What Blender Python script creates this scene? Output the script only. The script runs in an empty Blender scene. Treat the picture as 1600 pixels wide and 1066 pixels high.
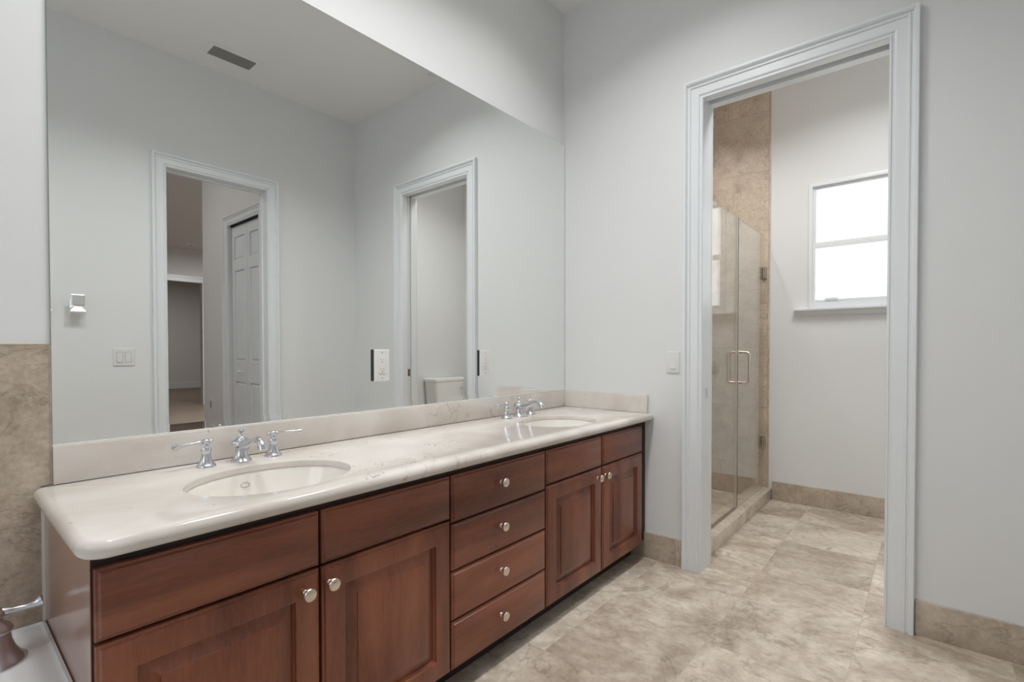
import bpy, bmesh, math, random
from math import sin, cos, pi, radians
from mathutils import Vector, Matrix

sc = bpy.context.scene
col = sc.collection

# ------------------------------------------------------------------ camera
def aim_camera():
    cam = bpy.data.objects.new('camera', bpy.data.cameras.new('camera'))
    col.objects.link(cam)
    yaw, pit, rol = radians(40.1783), radians(-0.8598), radians(-0.0607)
    F = Vector((cos(yaw), sin(yaw), 0)); R = Vector((sin(yaw), -cos(yaw), 0)); U = Vector((0, 0, 1))
    F2 = F * cos(pit) + U * sin(pit); U2 = U * cos(pit) - F * sin(pit)
    R3 = R * cos(rol) + U2 * sin(rol); U3 = U2 * cos(rol) - R * sin(rol)
    M = Matrix((R3, U3, -F2)).transposed().to_4x4()
    M.translation = Vector((-2.5957, -1.7651, 1.16))
    cam.matrix_world = M
    cam.data.sensor_fit = 'HORIZONTAL'; cam.data.sensor_width = 36.0
    cam.data.lens = 36.0 * 777.1 / 1600.0
    cam.data.shift_y = (557.7173 - 533.0) / 1600.0
    cam.data.clip_start = 0.02
    sc.camera = cam
aim_camera()

# ------------------------------------------------------------------ world, view, daylight
ZC = 3.24
w = bpy.data.worlds.new('sky'); sc.world = w; w.use_nodes = True
w.node_tree.nodes['Background'].inputs[0].default_value = (0.86, 0.93, 1.0, 1)
w.node_tree.nodes['Background'].inputs[1].default_value = 1.3
sc.view_settings.view_transform = 'Standard'
sc.view_settings.look = 'None'
sc.view_settings.gamma = 1
sc.view_settings.use_curve_mapping = False
sc.view_settings.exposure = -0.12
sc.cycles.max_bounces = 12
sc.cycles.diffuse_bounces = 7
sc.cycles.glossy_bounces = 6
sc.cycles.transparent_max_bounces = 12
sc.cycles.sample_clamp_indirect = 4.0
sc.cycles.blur_glossy = 0.5
sc.cycles.use_denoising = True

def area(name, loc, rot, sx, sy, power, colr=(1, 1, 1), shape='RECTANGLE', spread=180):
    L = bpy.data.lights.new(name, 'AREA'); L.shape = shape; L.size = sx
    if shape in ('RECTANGLE', 'ELLIPSE'): L.size_y = sy
    L.energy = power; L.color = colr; L.spread = radians(spread)
    o = bpy.data.objects.new(name, L); o.location = loc; o.rotation_euler = rot
    col.objects.link(o); return o
def spot(name, loc, power, ang=115, blend=0.7, colr=(1, 0.97, 0.93)):
    L = bpy.data.lights.new(name, 'SPOT'); L.energy = power; L.spot_size = radians(ang)
    L.spot_blend = blend; L.shadow_soft_size = 0.06; L.color = colr
    o = bpy.data.objects.new(name, L); o.location = loc; col.objects.link(o); return o

DOWN = [(-0.62, -0.42), (-1.97, -0.42)]
# daylight through the tub window (in the left wall), and through the window of the far room
area('tub_window_daylight', (-4.50, -0.95, 1.95), (0, -pi / 2, 0), 1.5, 1.35, 9.5, (0.93, 0.97, 1.0))
for k, (dx, dy) in enumerate(DOWN):
    spot('downlight_lamp', (dx, dy, ZC - 0.03), 3)
WIDE = [(-0.88, -0.90), (-1.55, -0.90), (-2.22, -0.90)]
for wx, wy in WIDE: area('bath_fill_light', (wx, wy, ZC - 0.012), (0, 0, 0), 0.27, 0.27, 10.6, (1, 0.995, 0.985), 'DISK', 134)  # added fill lamps that even out the bathroom light
area('water_closet_fill_light', (0.58, -1.45, ZC - 0.115), (0, 0, 0), 0.4, 0.4, 17, (1, 0.995, 0.99), 'DISK', 150)  # added to brighten the toilet room
spot('shower_fill_light', (0.85, -0.36, ZC - 0.03), 60, 130, 1.0)  # added to brighten the shower tiles
area('bedroom_fill_light', (1.5, -7.0, ZC - 0.115), (0, 0, 0), 0.5, 0.5, 150, (0.97, 0.98, 1.0), 'DISK')  # added fill for the dim bedroom
area('hall_fill_light', (-2.0, -3.4, ZC - 0.115), (0, 0, 0), 0.4, 0.4, 9, (1, 0.97, 0.95), 'DISK')  # added to lift the hall wall
area('alcove_fill_light', (1.6, -12.8, ZC - 0.115), (0, 0, 0), 0.5, 0.5, 40, (1, 0.94, 0.89), 'DISK')  # added fill for the dark end wall

# ------------------------------------------------------------------ materials
def newmat(name):
    m = bpy.data.materials.new(name); m.use_nodes = True
    return m, m.node_tree, m.node_tree.nodes['Principled BSDF']
def setp(p, **k):
    names = dict(base='Base Color', rough='Roughness', metal='Metallic', coat='Coat Weight', coatr='Coat Roughness',
                 spec='Specular IOR Level', ecol='Emission Color', es='Emission Strength', ior='IOR')
    for a, b in k.items():
        if isinstance(b, tuple): b = (*b, 1)
        p.inputs[names[a]].default_value = b
def plain(name, base, rough=0.5, metal=0.0, noise=0.0, nscale=20, bump=0.0, bscale=200, **k):
    m, t, p = newmat(name)
    setp(p, base=base, rough=rough, metal=metal, **k)
    N = t.nodes; L = t.links
    geo = N.new('ShaderNodeNewGeometry')
    nz = N.new('ShaderNodeTexNoise'); nz.inputs['Scale'].default_value = nscale; nz.inputs['Detail'].default_value = 3
    L.new(geo.outputs['Position'], nz.inputs['Vector'])
    mr = N.new('ShaderNodeMapRange'); mr.inputs['To Min'].default_value = 1 - noise; mr.inputs['To Max'].default_value = 1 + noise
    L.new(nz.outputs['Fac'], mr.inputs['Value'])
    vm = N.new('ShaderNodeVectorMath'); vm.operation = 'SCALE'; vm.inputs[0].default_value = base
    L.new(mr.outputs[0], vm.inputs['Scale']); L.new(vm.outputs[0], p.inputs['Base Color'])
    if bump:
        n2 = N.new('ShaderNodeTexNoise'); n2.inputs['Scale'].default_value = bscale; n2.inputs['Detail'].default_value = 2
        L.new(geo.outputs['Position'], n2.inputs['Vector'])
        b = N.new('ShaderNodeBump'); b.inputs['Strength'].default_value = bump; b.inputs['Distance'].default_value = 0.002
        L.new(n2.outputs['Fac'], b.inputs['Height']); L.new(b.outputs[0], p.inputs['Normal'])
    return m

def ramp(N, stops):
    r = N.new('ShaderNodeValToRGB'); e = r.color_ramp.elements
    while len(e) < len(stops): e.new(0.5)
    for i, (a, c) in enumerate(stops):
        e[i].position = a; e[i].color = (*c, 1)
    return r
def mathn(N, L, op, a, b=None, c=None):
    n = N.new('ShaderNodeMath'); n.operation = op
    for i, v in enumerate((a, b, c)):
        if v is None: continue
        if isinstance(v, (int, float)): n.inputs[i].default_value = v
        else: L.new(v, n.inputs[i])
    return n.outputs[0]

def stone(name, dark, mid, light, axes='xy', size=(0.455, 0.455), offs=(-0.155, -1.09), grout=(0.30, 0.25, 0.20),
          gw=0.003, dist=0.9, fine=1.0, rough=0.12, scale=1.0, stretch=(1, 1, 1), pits=0.35, groutmix=0.55, spec=0.5):
    """Travertine: clouded, streaked and pitted stone, cut into tiles whose veins do not run on."""
    m, t, p = newmat(name); N = t.nodes; L = t.links
    geo = N.new('ShaderNodeNewGeometry'); sep = N.new('ShaderNodeSeparateXYZ'); L.new(geo.outputs['Position'], sep.inputs[0])
    ax = {'x': sep.outputs[0], 'y': sep.outputs[1], 'z': sep.outputs[2]}
    ids = []; ms = []
    for a, s, o in zip(axes, size, offs):
        q = mathn(N, L, 'DIVIDE', mathn(N, L, 'SUBTRACT', ax[a], o), s)
        f = mathn(N, L, 'FLOOR', q); fr = mathn(N, L, 'SUBTRACT', q, f)
        d = mathn(N, L, 'MINIMUM', fr, mathn(N, L, 'SUBTRACT', 1.0, fr))
        ms.append(mathn(N, L, 'LESS_THAN', mathn(N, L, 'MULTIPLY', d, s), gw / 2)); ids.append(f)
    g = mathn(N, L, 'MAXIMUM', ms[0], ms[1])
    cid = N.new('ShaderNodeCombineXYZ'); L.new(ids[0], cid.inputs[0]); L.new(ids[1], cid.inputs[1])
    wn = N.new('ShaderNodeTexWhiteNoise'); wn.noise_dimensions = '3D'; L.new(cid.outputs[0], wn.inputs['Vector'])
    off = N.new('ShaderNodeVectorMath'); off.operation = 'SCALE'; L.new(wn.outputs['Color'], off.inputs[0]); off.inputs['Scale'].default_value = 9.0
    st = N.new('ShaderNodeVectorMath'); st.operation = 'MULTIPLY'; L.new(geo.outputs['Position'], st.inputs[0]); st.inputs[1].default_value = stretch
    add = N.new('ShaderNodeVectorMath'); add.operation = 'ADD'; L.new(st.outputs[0], add.inputs[0]); L.new(off.outputs[0], add.inputs[1])
    n1 = N.new('ShaderNodeTexNoise'); n1.inputs['Scale'].default_value = 3.2 * scale; n1.inputs['Detail'].default_value = 9
    n1.inputs['Roughness'].default_value = 0.68; n1.inputs['Distortion'].default_value = dist
    L.new(add.outputs[0], n1.inputs['Vector'])
    r1 = ramp(N, [(0.33, dark), (0.47, mid), (0.56, tuple((a + b) / 2 for a, b in zip(mid, light))), (0.66, light)])
    L.new(n1.outputs['Fac'], r1.inputs[0])
    # fine pale flecks
    n2 = N.new('ShaderNodeTexNoise'); n2.inputs['Scale'].default_value = 34 * scale; n2.inputs['Detail'].default_value = 5
    n2.inputs['Roughness'].default_value = 0.7; L.new(add.outputs[0], n2.inputs['Vector'])
    mr = N.new('ShaderNodeMapRange'); mr.inputs['From Min'].default_value = 0.3; mr.inputs['From Max'].default_value = 0.75
    mr.inputs['To Min'].default_value = 1 - 0.14 * fine; mr.inputs['To Max'].default_value = 1 + 0.17 * fine; L.new(n2.outputs['Fac'], mr.inputs['Value'])
    # per tile tone
    mt = N.new('ShaderNodeMapRange'); mt.inputs['To Min'].default_value = 0.93; mt.inputs['To Max'].default_value = 1.07; L.new(wn.outputs['Value'], mt.inputs['Value'])
    tone = mathn(N, L, 'MULTIPLY', mr.outputs[0], mt.outputs[0])
    # thin wandering veins
    n3 = N.new('ShaderNodeTexNoise'); n3.inputs['Scale'].default_value = 2.1 * scale; n3.inputs['Detail'].default_value = 7
    n3.inputs['Roughness'].default_value = 0.6; n3.inputs['Distortion'].default_value = 0.5 + dist; L.new(add.outputs[0], n3.inputs['Vector'])
    v = mathn(N, L, 'ABSOLUTE', mathn(N, L, 'SUBTRACT', n3.outputs['Fac'], 0.5))
    vr = N.new('ShaderNodeMapRange'); vr.inputs['From Min'].default_value = 0.0; vr.inputs['From Max'].default_value = 0.012
    vr.inputs['To Min'].default_value = 0.74; vr.inputs['To Max'].default_value = 1.0; L.new(v, vr.inputs['Value'])
    tone = mathn(N, L, 'MULTIPLY', tone, vr.outputs[0])
    sc1 = N.new('ShaderNodeVectorMath'); sc1.operation = 'SCALE'; L.new(r1.outputs[0], sc1.inputs[0]); L.new(tone, sc1.inputs['Scale'])
    cur = sc1.outputs[0]
    if pits:
        vo = N.new('ShaderNodeTexNoise'); vo.inputs['Scale'].default_value = 14 * scale; vo.inputs['Detail'].default_value = 4
        vo.inputs['Distortion'].default_value = 0.6; L.new(add.outputs[0], vo.inputs['Vector'])
        pm = N.new('ShaderNodeMapRange'); pm.inputs['From Min'].default_value = 0.66; pm.inputs['From Max'].default_value = 0.74
        pm.inputs['To Max'].default_value = pits; L.new(vo.outputs['Fac'], pm.inputs['Value'])
        mx = N.new('ShaderNodeMix'); mx.data_type = 'RGBA'; L.new(pm.outputs[0], mx.inputs[0]); L.new(cur, mx.inputs[6])
        mx.inputs[7].default_value = (*[c * 0.45 for c in dark], 1); cur = mx.outputs[2]
    mg = N.new('ShaderNodeMix'); mg.data_type = 'RGBA'; L.new(mathn(N, L, 'MULTIPLY', g, groutmix), mg.inputs[0]); L.new(cur, mg.inputs[6])
    mg.inputs[7].default_value = (*grout, 1)
    L.new(mg.outputs[2], p.inputs['Base Color'])
    rr = mathn(N, L, 'MULTIPLY_ADD', g, 0.4, rough); L.new(rr, p.inputs['Roughness'])
    p.inputs['Specular IOR Level'].default_value = spec
    b = N.new('ShaderNodeBump'); b.inputs['Strength'].default_value = 0.25; b.inputs['Distance'].default_value = 0.001
    L.new(mathn(N, L, 'SUBTRACT', 1.0, g), b.inputs['Height']); L.new(b.outputs[0], p.inputs['Normal'])
    return m

def marble(name, base, pale, veinc):
    m, t, p = newmat(name); N = t.nodes; L = t.links
    geo = N.new('ShaderNodeNewGeometry')
    n1 = N.new('ShaderNodeTexNoise'); n1.inputs['Scale'].default_value = 2.6; n1.inputs['Detail'].default_value = 7
    n1.inputs['Distortion'].default_value = 0.8; L.new(geo.outputs['Position'], n1.inputs['Vector'])
    r1 = ramp(N, [(0.35, base), (0.65, pale)]); L.new(n1.outputs['Fac'], r1.inputs[0])
    cur = r1.outputs[0]
    for sca, wid, amt, lo in ((1.15, 0.0050, 0.75, 0.46), (2.6, 0.004, 0.45, 0.48)):
        n3 = N.new('ShaderNodeTexNoise'); n3.inputs['Scale'].default_value = sca; n3.inputs['Detail'].default_value = 6
        n3.inputs['Roughness'].default_value = 0.62; n3.inputs['Distortion'].default_value = 1.3
        L.new(geo.outputs['Position'], n3.inputs['Vector'])
        v = mathn(N, L, 'ABSOLUTE', mathn(N, L, 'SUBTRACT', n3.outputs['Fac'], 0.5))
        vr = N.new('ShaderNodeMapRange'); vr.inputs['From Max'].default_value = wid; vr.inputs['To Min'].default_value = amt
        vr.inputs['To Max'].default_value = 0.0; L.new(v, vr.inputs['Value'])
        # veins only break out here and there
        n4 = N.new('ShaderNodeTexNoise'); n4.inputs['Scale'].default_value = 1.7; L.new(geo.outputs['Position'], n4.inputs['Vector'])
        gm = N.new('ShaderNodeMapRange'); gm.inputs['From Min'].default_value = lo; gm.inputs['From Max'].default_value = lo + 0.12
        L.new(n4.outputs['Fac'], gm.inputs['Value'])
        mx = N.new('ShaderNodeMix'); mx.data_type = 'RGBA'; L.new(mathn(N, L, 'MULTIPLY', vr.outputs[0], gm.outputs[0]), mx.inputs[0])
        L.new(cur, mx.inputs[6]); mx.inputs[7].default_value = (*veinc, 1); cur = mx.outputs[2]
    # specks
    vo = N.new('ShaderNodeTexNoise'); vo.inputs['Scale'].default_value = 38; vo.inputs['Detail'].default_value = 2; L.new(geo.outputs['Position'], vo.inputs['Vector'])
    pm = N.new('ShaderNodeMapRange'); pm.inputs['From Min'].default_value = 0.73; pm.inputs['From Max'].default_value = 0.78; pm.inputs['To Max'].default_value = 0.4
    L.new(vo.outputs['Fac'], pm.inputs['Value'])
    mx = N.new('ShaderNodeMix'); mx.data_type = 'RGBA'; L.new(pm.outputs[0], mx.inputs[0]); L.new(cur, mx.inputs[6]); mx.inputs[7].default_value = (*veinc, 1)
    L.new(mx.outputs[2], p.inputs['Base Color'])
    setp(p, rough=0.10, spec=0.5)
    return m

def wood(name, c1, c2, grain='z', rough=0.30, coat=0.25):
    m, t, p = newmat(name); N = t.nodes; L = t.links
    geo = N.new('ShaderNodeNewGeometry')
    st = N.new('ShaderNodeVectorMath'); st.operation = 'MULTIPLY'; L.new(geo.outputs['Position'], st.inputs[0])
    st.inputs[1].default_value = {'z': (5, 5, 0.7), 'x': (0.8, 5, 6)}[grain]
    n1 = N.new('ShaderNodeTexNoise'); n1.inputs['Scale'].default_value = 1.6; n1.inputs['Detail'].default_value = 3; L.new(st.outputs[0], n1.inputs['Vector'])
    n2 = N.new('ShaderNodeTexNoise'); n2.inputs['Scale'].default_value = 30; n2.inputs['Detail'].default_value = 6; n2.inputs['Roughness'].default_value = 0.7
    n2.inputs['Distortion'].default_value = 0.5; L.new(st.outputs[0], n2.inputs['Vector'])
    f = mathn(N, L, 'ADD', mathn(N, L, 'MULTIPLY', n1.outputs['Fac'], 0.75), mathn(N, L, 'MULTIPLY', n2.outputs['Fac'], 0.25))
    r = ramp(N, [(0.36, c1), (0.62, c2)]); L.new(f, r.inputs[0]); L.new(r.outputs[0], p.inputs['Base Color'])
    setp(p, rough=rough, coat=coat, coatr=0.16, spec=0.5)
    b = N.new('ShaderNodeBump'); b.inputs['Strength'].default_value = 0.05; b.inputs['Distance'].default_value = 0.001
    L.new(n2.outputs['Fac'], b.inputs['Height']); L.new(b.outputs[0], p.inputs['Normal'])
    return m

def shower_glass(name):
    m = bpy.data.materials.new(name); m.use_nodes = True; t = m.node_tree; N = t.nodes; L = t.links; N.clear()
    out = N.new('ShaderNodeOutputMaterial'); mix = N.new('ShaderNodeMixShader'); tr = N.new('ShaderNodeBsdfTransparent'); gl = N.new('ShaderNodeBsdfGlossy')
    tr.inputs[0].default_value = (0.965, 0.97, 0.955, 1); gl.inputs['Roughness'].default_value = 0.0; gl.inputs[0].default_value = (1, 1, 1, 1)
    lw = N.new('ShaderNodeLayerWeight'); lw.inputs[0].default_value = 0.5
    f5 = mathn(N, L, 'POWER', lw.outputs['Facing'], 5.0); f = mathn(N, L, 'MULTIPLY_ADD', f5, 0.96, 0.04)
    L.new(f, mix.inputs[0]); L.new(tr.outputs[0], mix.inputs[1]); L.new(gl.outputs[0], mix.inputs[2]); L.new(mix.outputs[0], out.inputs[0])
    return m

M = {}
M['wall'] = plain('wall_paint', (0.725, 0.738, 0.742), 0.55, noise=0.012, nscale=2.0, bump=0.10, bscale=160)
M['ceil'] = plain('ceiling_paint', (0.80, 0.80, 0.795), 0.8, bump=0.12, bscale=140)
M['hall'] = plain('hall_paint', (0.72, 0.71, 0.70), 0.6, bump=0.10, bscale=160)
M['trim'] = plain('trim_enamel', (0.75, 0.78, 0.80), 0.32)
M['dark'] = plain('matt_dark', (0.03, 0.03, 0.03), 0.8)
M['floor'] = stone('travertine_floor', (0.34, 0.275, 0.21), (0.49, 0.415, 0.335), (0.72, 0.65, 0.555), 'xy', (0.455, 0.455), (-0.155, -1.09), grout=(0.33, 0.27, 0.21), stretch=(1.12, 0.82, 1.0), scale=0.85, gw=0.0022, groutmix=0.4, dist=0.55, fine=1.3, pits=0.55)
TW = dict(dark=(0.34, 0.272, 0.205), mid=(0.45, 0.37, 0.29), light=(0.56, 0.47, 0.38), rough=0.22, scale=2.2, dist=0.2, fine=1.2, pits=0.25, grout=(0.22, 0.175, 0.13), groutmix=0.5)
M['tile_x'] = stone('travertine_wall_tile', axes='xz', size=(0.457, 0.457), offs=(-2.385, 0.715), **TW)
M['tile_y'] = stone('travertine_shower_tile', axes='yz', size=(0.457, 0.457), offs=(-0.34, 2.539), **dict(TW, dark=(0.42, 0.34, 0.265), mid=(0.53, 0.445, 0.355), light=(0.62, 0.53, 0.43), rough=0.42))
BW = dict(dark=(0.36, 0.29, 0.225), mid=(0.45, 0.375, 0.30), light=(0.56, 0.48, 0.395), rough=0.2, scale=1.3, dist=0.3, pits=0.2, grout=(0.20, 0.16, 0.12), groutmix=0.5)
M['base_y'] = stone('travertine_base_tile_y', axes='yz', size=(0.455, 5), offs=(-1.18, -1), **BW)
M['base_x'] = stone('travertine_base_tile_x', axes='xz', size=(0.455, 5), offs=(-0.155, -1), **BW)
CW = dict(dark=(0.50, 0.42, 0.34), mid=(0.62, 0.53, 0.44), light=(0.73, 0.65, 0.56), rough=0.2, scale=1.4, pits=0.15, grout=(0.33, 0.27, 0.21), groutmix=0.5)
M['curb'] = stone('travertine_curb_tile', axes='xz', size=(0.30, 5), offs=(0.305, -1), **CW)
M['plank'] = stone('wood_plank_floor', (0.10, 0.062, 0.036), (0.15, 0.098, 0.06), (0.20, 0.14, 0.09), 'xy', (1.2, 0.18), (0, 0), grout=(0.14, 0.10, 0.07), rough=0.35, stretch=(0.6, 5, 1), pits=0)
M['marble'] = marble('cream_marble', (0.59, 0.535, 0.485), (0.73, 0.69, 0.65), (0.17, 0.11, 0.065))
CH1, CH2 = (0.112, 0.027, 0.013), (0.305, 0.100, 0.052)
M['cherry_z'] = wood('cherry_upright_grain', CH1, CH2, 'z')
M['cherry_x'] = wood('cherry_level_grain', CH1, CH2, 'x')
M['cherry_dark'] = wood('cherry_shaded_frame', (0.012, 0.004, 0.003), (0.022, 0.007, 0.005), 'x', 0.5, 0.0)  # cherry darkened: the shade between the fronts is put into the colour
M['side'] = wood('cherry_side_laminate', (0.33, 0.17, 0.13), (0.42, 0.235, 0.185), 'z', 0.22, 0.5)
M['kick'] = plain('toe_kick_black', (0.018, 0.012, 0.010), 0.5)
M['china'] = plain('cream_china', (0.80, 0.77, 0.72), 0.07, spec=0.6)
M['white_china'] = plain('white_china', (0.82, 0.82, 0.81), 0.08)
M['acrylic'] = plain('white_acrylic', (0.84, 0.85, 0.85), 0.18)
M['satin'] = plain('satin_chrome', (0.66, 0.67, 0.71), 0.26, 1.0)
M['chrome'] = plain('polished_chrome', (0.74, 0.74, 0.74), 0.08, 1.0)
M['nickel'] = plain('satin_nickel', (0.78, 0.70, 0.63), 0.26, 1.0)
M['bronze'] = plain('brushed_nickel_hinge', (0.50, 0.44, 0.37), 0.25, 1.0)
M['hook'] = plain('chromed_hook', (0.88, 0.88, 0.88), 0.35, 1.0)
M['plate'] = plain('plate_plastic', (0.72, 0.72, 0.71), 0.35)
M['mark'] = plain('grey_print', (0.30, 0.28, 0.26), 0.5)
M['mirror'] = plain('mirror_silver', (0.925, 0.94, 0.93), 0.0, 1.0)
M['mirror_edge'] = plain('mirror_edge_glass', (0.20, 0.24, 0.22), 0.2)
M['glass'] = shower_glass('clear_shower_glass')
M['glass_edge'] = plain('glass_edge', (0.012, 0.010, 0.008), 0.25)
M['seal'] = plain('clear_seal', (0.62, 0.58, 0.50), 0.25)
M['caulk'] = plain('white_caulk', (0.80, 0.78, 0.75), 0.5)
M['vent'] = plain('vent_grey_enamel', (0.23, 0.23, 0.22), 0.5)
M['track'] = plain('black_track', (0.01, 0.01, 0.01), 0.6)
def glow(name, c, s):
    m, t, p = newmat(name); setp(p, base=(0.08, 0.08, 0.08), rough=0.3, ecol=c, es=s); return m
M['pane'] = glow('frosted_daylit_pane', (0.97, 0.99, 1.0), 1.7)
M['lens'] = glow('lamp_lens', (1, 0.97, 0.93), 3.0)

# ------------------------------------------------------------------ mesh tools
class MB:
    def __init__(s): s.v = []; s.f = []
    def add(s, vs, fs):
        n = len(s.v); s.v += [tuple(q) for q in vs]; s.f += [tuple(i + n for i in f) for f in fs]; return s
    def box(s, a, b):
        x0, y0, z0 = [min(p, q) for p, q in zip(a, b)]; x1, y1, z1 = [max(p, q) for p, q in zip(a, b)]
        return s.add([(x0, y0, z0), (x1, y0, z0), (x1, y1, z0), (x0, y1, z0), (x0, y0, z1), (x1, y0, z1), (x1, y1, z1), (x0, y1, z1)],
                     [(0, 3, 2, 1), (4, 5, 6, 7), (0, 1, 5, 4), (1, 2, 6, 5), (2, 3, 7, 6), (3, 0, 4, 7)])
    def loops(s, L, cap0=True, cap1=True, closed=False):
        n = len(L[0]); vs = [p for l in L for p in l]; fs = []
        K = len(L)
        for k in range(K if closed else K - 1):
            k2 = (k + 1) % K
            for i in range(n):
                j = (i + 1) % n; fs.append((k * n + i, k * n + j, k2 * n + j, k2 * n + i))
        if not closed:
            if cap0: fs.append(tuple(range(n))[::-1])
            if cap1: fs.append(tuple((K - 1) * n + i for i in range(n)))
        return s.add(vs, fs)
    def lathe(s, prof, c=(0, 0, 0), n=28, ax='z', ell=1.0, closed=False):
        L = []
        for r, h in prof:
            l = []
            for i in range(n):
                a = 2 * pi * i / n; u, v = r * cos(a), r * sin(a) * ell
                q = {'z': (u, v, h), 'y': (u, -h, v), 'x': (h, u, v), '-x': (-h, -u, v), '+y': (-u, h, v)}[ax]
                l.append(tuple(a_ + b_ for a_, b_ in zip(q, c)))
            L.append(l)
        return s.loops(L, closed=closed)
    def tube(s, pts, radii, n=14, squash=1.0):
        P = [Vector(p) for p in pts]; L = []
        if not hasattr(radii, '__len__'): radii = [radii] * len(P)
        t0 = (P[1] - P[0]).normalized(); up = Vector((0, 0, 1)) if abs(t0.z) < 0.9 else Vector((1, 0, 0))
        nrm = (up - t0 * up.dot(t0)).normalized()
        for i, q in enumerate(P):
            t = ((P[min(i + 1, len(P) - 1)] - P[max(i - 1, 0)])).normalized()
            nrm = (nrm - t * nrm.dot(t)).normalized(); b = t.cross(nrm)
            L.append([tuple(q + nrm * cos(2 * pi * k / n) * radii[i] * squash + b * sin(2 * pi * k / n) * radii[i]) for k in range(n)])
        return s.loops(L)
    def build(s, name, mat, parent=None, bevel=0.0, ang=35, segs=2, seg_fix=True):
        me = bpy.data.meshes.new(name); bm = bmesh.new()
        vs = [bm.verts.new(v) for v in s.v]
        for f in s.f:
            try: bm.faces.new([vs[i] for i in f])
            except ValueError: pass
        bmesh.ops.remove_doubles(bm, verts=bm.verts, dist=1e-6)
        bmesh.ops.recalc_face_normals(bm, faces=bm.faces)
        if bevel:
            bmesh.ops.bevel(bm, geom=[e for e in bm.edges if e.is_manifold and e.calc_face_angle(0) > radians(30)], offset=bevel, segments=segs, affect='EDGES', profile=0.6, clamp_overlap=True)
        if parent is None:   # a top-level mesh keeps its origin at the middle of its base
            xs = [v.co for v in bm.verts]
            c = Vector((sum((min(q[i] for q in xs), max(q[i] for q in xs))) / 2 for i in range(2))) if False else None
            cx = (min(q.x for q in xs) + max(q.x for q in xs)) / 2; cy = (min(q.y for q in xs) + max(q.y for q in xs)) / 2; cz = min(q.z for q in xs)
            org = Vector((cx, cy, cz))
        else:
            org = WORLD_OF.get(parent.name, Vector((0, 0, 0)))
        for v in bm.verts: v.co -= org
        bm.to_mesh(me); bm.free()
        for pl in me.polygons: pl.use_smooth = True
        me.set_sharp_from_angle(angle=radians(ang))
        me.materials.append(mat)
        o = bpy.data.objects.new(name, me); col.objects.link(o)
        if parent is None: o.location = org
        else: o.parent = parent
        WORLD_OF[o.name] = org
        return o
WORLD_OF = {}     # where each object's own origin stands in the world
def B(a, b): return MB().box(a, b)
def thing(name, loc, label, cat, group=None):
    o = bpy.data.objects.new(name, None); col.objects.link(o); o.location = loc; o.empty_display_size = 0.05
    WORLD_OF[o.name] = Vector(loc); o['label'] = label; o['category'] = cat
    if group: o['group'] = group
    return o
def tag(o, label, cat, group=None):
    o['label'] = label; o['category'] = cat
    if group: o['group'] = group
    return o
def struct(o, label=None):
    o['kind'] = 'structure'
    if label: o['label'] = label
    return o
def copy_tree(o, parent=None):
    c = o.copy(); col.objects.link(c); WORLD_OF[c.name] = WORLD_OF[o.name].copy()
    if parent is not None: c.parent = parent
    for ch in [q for q in list(bpy.data.objects) if q.parent == o]: copy_tree(ch, c)
    return c

# ------------------------------------------------------------------ shell
XL, YF, XR = -4.30, -2.351, 1.624
T = 0.12
YT = -2.56
# floor, ceiling
m = MB(); m.box((XL - T, YF - T, -0.06), (T, T, 0)); m.box((T, YT - T, -0.06), (XR + T, T, 0)); struct(m.build('floor', M['floor']))
struct(B((XL - T, -2.70, ZC), (XR + T, T, ZC + 0.08)).build('ceiling', M['ceil']))
# back wall carrying the mirror
struct(B((XL - T, 0, 0), (XR + T, T, ZC)).build('wall_back', M['wall']))
# right wall with the pocket door opening (y -0.845 .. -1.64)
m = MB(); m.box((0, 0, 0), (T, -0.845, ZC)); m.box((0, -0.845, 2.52), (T, -1.64, ZC))
m.box((0, -1.64, 0), (0.034, YF, 2.52)); m.box((0.086, -1.64, 0), (T, YF, 2.52)); m.box((0, -1.64, 2.52), (T, YF, ZC))
struct(m.build('wall_right', M['wall']))
# front wall (behind the camera) with the doorway to the hall
m = MB(); m.box((XL - T, YF, 0), (-1.503, YF - T, ZC)); m.box((-1.503, YF, 2.452), (-0.781, YF - T, ZC)); m.box((-0.781, YF, 0), (T, YF - T, ZC))
struct(m.build('wall_front', M['wall']))
# left wall with the tub window (y -0.35..-1.55, z 1.25..2.65)
m = MB(); m.box((XL, 0, 0), (XL - T, -0.30, ZC)); m.box((XL, -1.60, 0), (XL - T, YF, ZC)); m.box((XL, -0.30, 0), (XL - T, -1.60, 1.25)); m.box((XL, -0.30, 2.65), (XL - T, -1.60, ZC))
struct(m.build('wall_left', M['wall']))
# water closet walls
YT = -2.56
m = MB(); m.box((XR, T, 0), (XR + T, -1.064, ZC)); m.box((XR, -1.064, 0), (XR + T, -1.90, 1.455)); m.box((XR, -1.064, 2.369), (XR + T, -1.90, ZC)); m.box((XR, -1.90, 0), (XR + T, YT - T, ZC))
struct(m.build('wall_far_right', M['wall']))
struct(B((T, YT, 0), (XR, YT - T, ZC)).build('wall_far_front', M['wall']))

# travertine facings
struct(B((XL, 0, 0.456), (-2.4040, -0.010, 0.8085)).build('wall_back_tiles', M['tile_x']))
struct(B((XL, 0, 0.8085), (-2.3812, -0.010, 1.175)).build('wall_back_tiles', M['tile_x']))
struct(B((XR, -0.012, 0), (XR - 0.012, -0.806, ZC)).build('wall_shower_right_tiles', M['tile_y'], bevel=0.0015))
struct(B((T, 0, 0), (XR, -0.012, ZC)).build('wall_shower_back_tiles', M['tile_x']))
struct(B((T, -0.012, 0), (T + 0.012, -0.806, ZC)).build('wall_shower_left_tiles', M['tile_y']))
o = struct(B((-2.4038, 0, 0.456), (-2.3972, -0.012, 0.767)).build('trim_caulk', M['caulk']))

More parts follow.
